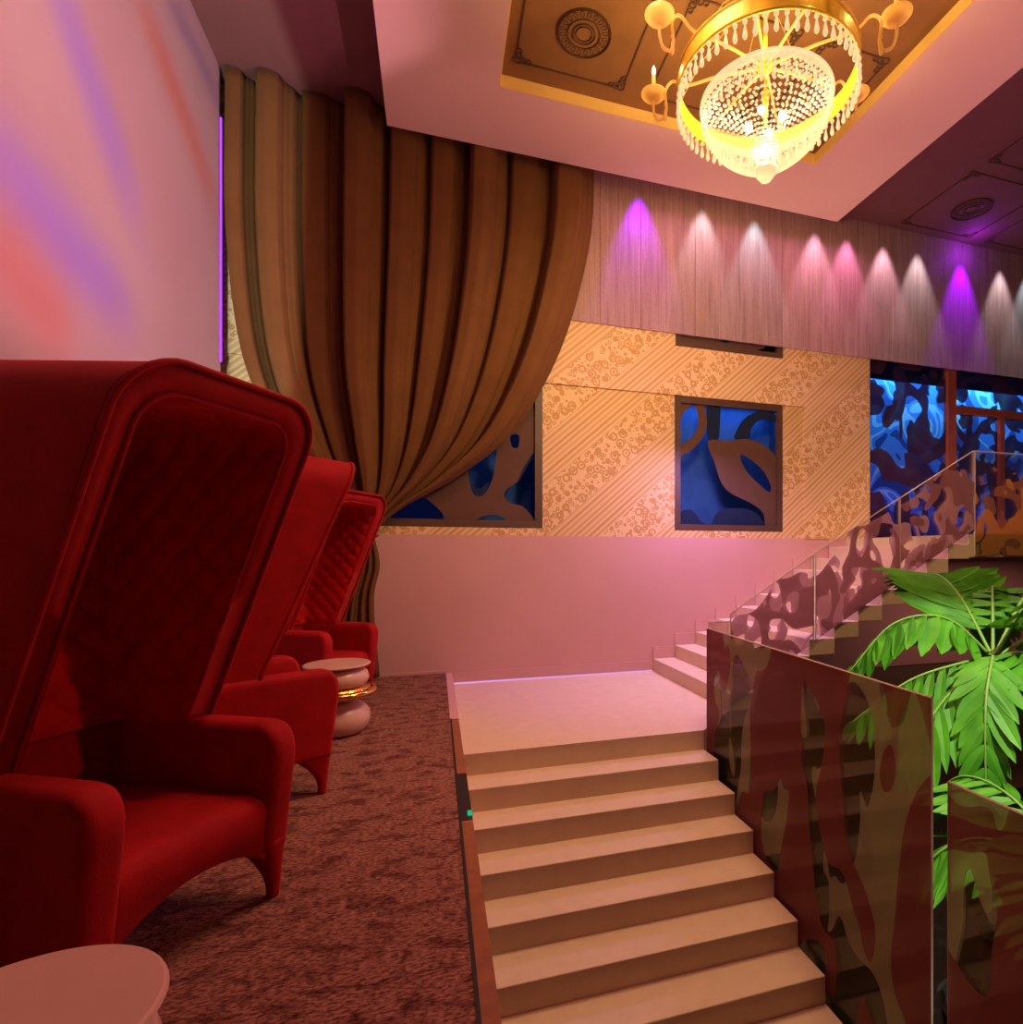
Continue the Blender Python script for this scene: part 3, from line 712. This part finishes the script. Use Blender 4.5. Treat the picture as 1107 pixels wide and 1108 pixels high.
# eight curled arms with dish, candle and pendant
def arm_meshes():
    b = MB(); pts = catmull([(.06,0,Z(5.08)),(.35,0,Z(5.12)),(.62,0,Z(5.13)),(.735,0,Z(5.20)),(.80,0,Z(5.14)),(.79,0,Z(5.00)),(.81,0,Z(4.93)),(.87,0,Z(4.93)),(.90,0,Z(5.01)),(.90,0,Z(5.10))], 6); b.tube(pts, .011, 8)
    A = b.mesh('arm', M['ivory'], True)
    b = MB(); b.lathe([(.012,Z(5.09)),(.05,Z(5.10)),(.085,Z(5.125)),(.105,Z(5.15)),(.10,Z(5.152)),(.05,Z(5.12)),(.012,Z(5.11))], (.90,0,0), 24); Dm = b.mesh('dish', M['ivory'], True)
    b = MB(); b.lathe([(.018,Z(5.11)),(.04,Z(5.15)),(.045,Z(5.19)),(.03,Z(5.20)),(.017,Z(5.205)),(.017,Z(5.30)),(.001,Z(5.305))], (.90,0,0), 16); K = b.mesh('candle_cup', M['ivory'], True)
    b = MB(); b.lathe([(.001,Z(5.30)),(.014,Z(5.32)),(.016,Z(5.34)),(.008,Z(5.37)),(.001,Z(5.385))], (.90,0,0), 10); Bm = b.mesh('bulb', M['bulb'], True)
    b = MB(); x = .80; b.tube([(x,0,Z(5.14)),(x,0,Z(5.04))], .004, 5); b.ball((x,0,Z(5.03)), .013, 8); b.lathe([(.001,Z(5.015)),(.008,Z(4.99)),(.018,Z(4.94)),(.014,Z(4.91)),(.001,Z(4.895))], (x,0,0), 10); Pm = b.mesh('pendant', M['ivory'], True)
    return A, Dm, K, Bm, Pm
am = arm_meshes()
for k in range(8):
    a = 2*PI*k/8+PI/8-TH
    o = bpy.data.objects.new('arm', am[0]); C.objects.link(o); o.parent = chd; o.rotation_euler = (0,0,a)
    for nm, me in zip(('dish','candle_cup','bulb','pendant'), am[1:]):
        q = bpy.data.objects.new(nm, me); C.objects.link(q); q.parent = o
# lamps inside the bowl
for k in range(4):
    a = PI/4+PI/2*k; b = MB(); b.ball((.13*math.cos(a), .13*math.sin(a), Z(4.66)), .03, 12); cpart(b, 'lamp', M['bulb'], smooth=True)
b = MB(); b.ball((0,0,Z(4.43)), .045, 14); cpart(b, 'lamp', M['bulb'], smooth=True)

# ------------------------------------------------------------------ palms
def frond(parent, inv, pts, length_leaf, n, droop, wl, seed, flat=0.0):
    rnd = random.Random(seed); P = catmull(pts, 10); m = len(P)-1
    b = MB()
    for i in range(n):
        t = .12+.88*(i+.5)/n; f = t*m; k = min(int(f), m-1); p = P[k].lerp(P[k+1], f-k); tan = (P[k+1]-P[k]).normalized()
        side = tan.cross(Vector((0,0,1)))
        if side.length < .25: side = tan.cross(Vector((.5,.85,0)))
        side.normalize(); upv = side.cross(tan).normalized()
        for s in (-1, 1):
            ln = length_leaf*(math.sin(PI*min(1, .18+.80*t))**.6)*rnd.uniform(.9,1.1)
            d = (side*s*(1-.25*t)+tan*(.55+.6*t)+upv*.12).normalized()
            d = (d+Vector((0,0,-1))*droop*rnd.uniform(.7,1.25)).normalized()
            wdir = d.cross(upv*(1-flat)+side*flat).normalized()
            if wdir.length < .1: wdir = side
            nrm = wdir.cross(d); rows = []
            sw = wl*rnd.uniform(.85,1.15)
            for j in range(7):
                u = j/6; wv = sw*(math.sin(PI*min(1,.10+.86*u))**.8) if u < 1 else .001
                c = p+d*ln*u+Vector((0,0,-1))*droop*ln*.18*u*u
                rows.append([c-wdir*wv, c-nrm*wv*.25, c+wdir*wv])
            b.grid(rows)
    o = b.build('frond', M['leaf'], parent, smooth=False); o.matrix_parent_inverse = inv
    q = MB(); q.tube(P, [.013-.010*i/m for i in range(m+1)], 6); s_ = q.build('stem', M['stem'], o, smooth=True); s_.matrix_parent_inverse = Matrix()
    return o
def palm(base, zc, fronds, lab, nfill, seed):
    e = tag(empty('palm', base), lab, 'palm', 'potted palms in the stairwell'); inv = Matrix.Translation(-e.location)
    x, y, z0 = base
    b = MB(); b.lathe([(.001,z0),(.26,z0),(.34,z0+.5),(.36,z0+.52),(.33,z0+.53),(.30,z0+.46),(.001,z0+.45)], (x,y,0), 28); spart(b, 'planter', M['pot'], e, inv)
    b = MB(); b.lathe([(.001,z0+.47),(.305,z0+.465)], (x,y,0), 24); spart(b, 'soil', M['soil'], e, inv)
    b = MB(); pts = [(x+.03*math.sin(i*1.3), y+.02*math.cos(i), z0+.45+(zc-z0-.45)*i/9) for i in range(10)]; b.tube(pts, [.075-.003*i+(.006 if i % 2 else 0) for i in range(10)], 10); spart(b, 'trunk', M['trunk'], e, inv, smooth=True)
    for i, (pts, ll, n, dr, wl) in enumerate(fronds): frond(e, inv, pts, ll, n, dr, wl, seed+i)
    rnd = random.Random(seed)
    for k in range(nfill):
        a = 2*PI*k/nfill+rnd.uniform(-.2,.2); 
        if math.cos(a-math.radians(-15)) < .30: continue
        R = rnd.uniform(.8,1.2); h = rnd.uniform(.1,.6)
        c, s = math.cos(a), math.sin(a)
        frond(e, inv, [(x,y,zc),(x+.4*R*c,y+.4*R*s,zc+.35+h*.3),(x+.85*R*c,y+.85*R*s,zc+.25+h*.2),(x+1.2*R*c,y+1.2*R*s,zc-.25)], .42, 20, .5, .04, seed+50+k)
    return e
PC = (3.82,3.10,.62)
x, y, z = PC
fr = [
 ([PC,(3.52,3.22,.90),(3.18,3.36,.86),(2.86,3.46,.50)], .36, 11, .80, .068),        # arching to the left, broad leaflets
 ([PC,(3.45,3.02,.62),(3.05,3.10,.50),(2.60,3.16,.22)], .44, 14, 1.1, .042),          # stem low to the left
 ([PC,(3.55,2.95,.60),(3.12,2.86,.44),(2.62,2.76,.05)], .46, 14, 1.1, .042),
 ([PC,(3.42,2.78,.68),(3.17,2.62,.44),(3.10,2.56,-.10),(3.08,2.52,-.90)], .31, 15, .55, .044),   # hanging straight down in front
 ([PC,(3.95,3.5,1.05),(4.12,3.9,1.20),(4.35,4.3,1.05)], .60, 20, .15, .06),          # dark one at the back
 ([PC,(3.72,2.75,.70),(3.60,2.42,.45),(3.52,2.25,-.2),(3.48,2.2,-.7)], .42, 15, .3, .05),
 ([PC,(4.2,2.9,.85),(4.5,2.7,.7),(4.7,2.5,.1)], .5, 16, .5, .045),
]
palm((3.82,3.10,-2.45), .62, fr, 'large palm with bright green fronds rising beside the glass balustrade', 9, 11)
fr2 = [([(3.0,1.95,-.65),(2.85,1.85,-.15),(2.62,1.75,-.10),(2.45,1.66,-.45)], .4, 16, .6, .045), ([(3.0,1.95,-.65),(2.8,2.2,-.15),(2.55,2.4,-.25),(2.42,2.5,-.7)], .4, 16, .6, .045), ([(3.0,1.95,-.65),(3.0,2.2,-.05),(2.95,2.6,.05),(2.9,2.9,-.4)], .4, 16, .5, .045)]
palm((3.0,1.95,-2.45), -.65, fr2, 'lower palm seen dimly through the printed glass at the bottom right', 0, 40)

# ------------------------------------------------------------------ lights
def light(typ, name, loc, energy, col, target=None, **kw):
    l = bpy.data.lights.new(name, typ); l.energy = energy; l.color = col
    for k, v in kw.items(): setattr(l, k, v)
    o = bpy.data.objects.new(name, l); C.objects.link(o); o.location = loc
    if isinstance(target, float): o.rotation_euler = (target,0,0)
    elif target is not None: o.rotation_euler = (Vector(target)-Vector(loc)).to_track_quat('-Z','Y').to_euler()
    return o
warm = (1,.68,.31)
light('POINT', 'chandelier_glow', (cx,cy,4.60), 90, warm, shadow_soft_size=.10)
light('SPOT', 'chandelier_down', (cx-.1,cy,4.05), 258, warm, (cx+.5,cy+1.1,2.9), spot_size=math.radians(172), spot_blend=.35, shadow_soft_size=.35)
for k in range(8):
    a = 2*PI*k/8+PI/8-TH; light('POINT', 'candle_glow', (cx+.90*math.cos(a),cy+.90*math.sin(a),5.40), 6.5, (1,.66,.20), shadow_soft_size=.02)
light('POINT', 'chandelier_upper', (cx,cy,5.32), 12, (1,.62,.18), shadow_soft_size=.25)
# coloured downlights over the hanging panels
vio = (.24,.0,1); wht = (.90,.95,1); cyan = (.50,.88,1); pnk = (1,.35,.75)
for x, col, e in ((2.47,vio,120), (3.36,wht,42), (4.15,cyan,48), (5.12,(1,.6,.85),55), (5.66,pnk,55), (6.31,(1,.72,.9),60), (6.95,wht,50), (7.80,vio,190), (8.62,wht,48), (9.2,cyan,42), (10.1,pnk,40)):
    light('SPOT', 'downlight', (x,6.715,6.23), e*2.9, col, (x,6.75,3.2), spot_size=math.radians(50), spot_blend=.6, shadow_soft_size=.03)
# added pink and lavender fill, no fixtures, on wall, landing and upper stairs
light('AREA', 'pink_wash', (4.1,6.40,5.84), 20, (1,.36,.62), .03, shape='RECTANGLE', size=3.6, size_y=.1)
light('AREA', 'lavender_fill', (3.3,6.0,2.7), 30, (.72,.40,1), (3.1,6.3,0), shape='DISK', size=.5)
# added fill lights without fixtures: weak warm one, red one over the seats
light('AREA', 'warm_fill', (2.4,-.8,5.6), 5, (1,.38,.28), (1.6,3,0), shape='DISK', size=1.2)
light('AREA', 'red_fill', (1.0,3.2,5.6), 75, (1,.42,.32), (-.6,2.6,0), shape='DISK', size=.8)
light('SPOT', 'pink_fill', (6.8,1.8,1.7), 420, (1,.34,.42), (2.6,4.2,6.1), spot_size=math.radians(95), spot_blend=1, shadow_soft_size=.3)  # unseen pink fill added to brighten the soffit from the right
light('SPOT', 'pink_fill', (3.4,-1.2,-2.0), 260, (1,.42,.40), (1.6,4.2,6.0), spot_size=math.radians(80), spot_blend=1, shadow_soft_size=.3)  # second added pink fill, aimed up from the stairwell
# palm spot
o = light('SPOT', 'palm_spot', (2.5,.6,3.6), 1050, (.95,1,.66), (3.3,2.6,0), spot_size=math.radians(42), spot_blend=.3, shadow_soft_size=.03)
l = o.data; l.use_nodes = True; t = l.node_tree; em = [n for n in t.nodes if n.type == 'EMISSION'][0]      # shutter keeps the beam off the steps
tc = N(t, 'ShaderNodeTexCoord'); sx = N(t, 'ShaderNodeSeparateXYZ'); L(t, tc, 'Normal', sx, 0)
u = math_n(t, 'DIVIDE', sx.outputs[0], math_n(t, 'ABSOLUTE', sx.outputs[2]))
mu = N(t, 'ShaderNodeMapRange', i_From_Min=-.205, i_From_Max=-.19); t.links.new(u, mu.inputs[0]); L(t, mu, 0, em, 'Strength')
# light behind the windows
for x in (-.15, 3.81): light('AREA', 'window_blue', (x,WY+.30,3.50), 5.5, (.16,.42,1), .1, shape='RECTANGLE', size=1.5, size_y=.12)
light('AREA', 'hall_blue', (9.2,WY+.62,4.55), 90, (.10,.55,1), .15, shape='RECTANGLE', size=6.0, size_y=.12)
light('AREA', 'hall_violet', (9.2,WY+.40,1.75), 14, (.40,.2,1), 2.8, shape='RECTANGLE', size=6.0, size_y=.1)
# projector with a streaky gobo on the left wall
def gobo(loc, target, energy):
    o = light('SPOT', 'projector', loc, energy, (1,1,1), target, spot_size=math.radians(110), spot_blend=.5, shadow_soft_size=.03)
    l = o.data; l.use_nodes = True; t = l.node_tree; em = [n for n in t.nodes if n.type == 'EMISSION'][0]
    tc = N(t, 'ShaderNodeTexCoord'); sx = N(t, 'ShaderNodeSeparateXYZ'); L(t, tc, 'Normal', sx, 0)
    iz = math_n(t, 'ABSOLUTE', sx.outputs[2]); u = math_n(t, 'DIVIDE', sx.outputs[0], iz); v = math_n(t, 'DIVIDE', sx.outputs[1], iz)
    cb = N(t, 'ShaderNodeCombineXYZ'); t.links.new(u, cb.inputs[0]); t.links.new(v, cb.inputs[1])
    nz = noise(t, cb.outputs[0], 3.5, 2, .5, .2); nv = math_n(t, 'MULTIPLY', math_n(t, 'SUBTRACT', nz, .5), .07)
    n2 = noise(t, cb.outputs[0], 2.2, 1.5)
    col = ramp(t, n2, [(.30, (.60,.24,.38)), (.70, (.78,.42,.48))])
    for (u0, v0, u1, v1, wd, cc, kk) in ((-0.228,0.215,-0.004,0.007,0.050,(0.26, 0.1, 0.95),0.95), (-0.380,-0.182,-0.031,-0.223,0.075,(0.3, 0.1, 1.0),1.00), (0.066,0.402,0.369,0.241,0.045,(0.85, 0.04, 0.05),0.90), (-0.380,-0.305,-0.203,-0.360,0.085,(0.95, 0.05, 0.14),0.85), (0.167,0.516,0.401,0.484,0.040,(0.12, 0.05, 0.45),0.80), (-0.122,0.072,0.092,-0.111,0.030,(0.45, 0.2, 0.75),0.35)):       # soft coloured beams thrown by the projector
        ln = math.hypot(u1-u0, v1-v0); du, dv = (u1-u0)/ln, (v1-v0)/ln
        uu = math_n(t, 'SUBTRACT', u, u0); vv = math_n(t, 'ADD', math_n(t, 'SUBTRACT', v, v0), nv)
        p_ = math_n(t, 'ADD', math_n(t, 'MULTIPLY', uu, du), math_n(t, 'MULTIPLY', vv, dv))
        q_ = math_n(t, 'DIVIDE', math_n(t, 'SUBTRACT', math_n(t, 'MULTIPLY', uu, dv), math_n(t, 'MULTIPLY', vv, du)), wd)
        g = math_n(t, 'POWER', 2.718, math_n(t, 'MULTIPLY', math_n(t, 'MULTIPLY', q_, q_), -1))
        e_ = math_n(t, 'DIVIDE', math_n(t, 'SUBTRACT', p_, ln*.5), ln*.62)
        h = math_n(t, 'POWER', 2.718, math_n(t, 'MULTIPLY', math_n(t, 'POWER', math_n(t, 'ABSOLUTE', e_), 4.0), -1))
        col = mixc(t, math_n(t, 'MULTIPLY', math_n(t, 'MULTIPLY', g, h), kk), col, cc)
    t.links.new(col, em.inputs['Color'])

    mv = N(t, 'ShaderNodeMapRange', i_From_Min=-.50, i_From_Max=-.38); t.links.new(v, mv.inputs[0])
    mu = N(t, 'ShaderNodeMapRange', i_From_Min=.60, i_From_Max=.50); t.links.new(u, mu.inputs[0])
    t.links.new(math_n(t, 'MULTIPLY', mv.outputs[0], mu.outputs[0]), em.inputs['Strength'])
gobo((1.5,4.0,3.9), (-2.06,4.9,3.9), 400)

light('SPOT', 'chair_fill', (5.2,1.6,3.4), 250, (1,.26,.22), (-.8,3.1,1.0), spot_size=math.radians(46), spot_blend=.7, shadow_soft_size=.15)  # added spot in mid-air to brighten the chair linings
light('AREA', 'under_landing_fill', (7.6,5.8,1.28), 16, (1,.52,.36), 0.0, shape='RECTANGLE', size=3.0, size_y=.4)  # added light, no fixture, lifting the wall under the landing
light('POINT', 'violet_spill', (7.8,6.62,6.05), 7, (.30,.02,1), shadow_soft_size=.04)
light('SPOT', 'landing_fill', (6.6,2.2,6.1), 420, (1,.66,.32), (7.0,4.95,1.9), spot_size=math.radians(60), spot_blend=.8, shadow_soft_size=.1)  # added spot brightening the amber panel and landing edge
# profile spot grazing the first folds of the drape and the ceiling above them
o = light('SPOT', 'profile_spot', (-1.72,1.5,2.25), 900, (.86,1,.80), (-1.72,6.7,4.75), spot_size=math.radians(70), spot_blend=.3, shadow_soft_size=.03)
l = o.data; l.use_nodes = True; t = l.node_tree; em = [n for n in t.nodes if n.type == 'EMISSION'][0]
tc = N(t, 'ShaderNodeTexCoord'); sx = N(t, 'ShaderNodeSeparateXYZ'); L(t, tc, 'Normal', sx, 0)
u = math_n(t, 'ABSOLUTE', math_n(t, 'DIVIDE', sx.outputs[0], sx.outputs[2]))
mu = N(t, 'ShaderNodeMapRange', i_From_Min=.075, i_From_Max=.055); t.links.new(u, mu.inputs[0]); L(t, mu, 0, em, 'Strength')

w = bpy.data.worlds.new('world'); sc.world = w; w.use_nodes = True
bg = w.node_tree.nodes['Background']; bg.inputs[0].default_value = (.35,.14,.15,1); bg.inputs[1].default_value = .055
vs = sc.view_settings; vs.view_transform = 'Standard'; vs.look = 'None'; vs.gamma = 1; vs.exposure = 0; vs.use_curve_mapping = False
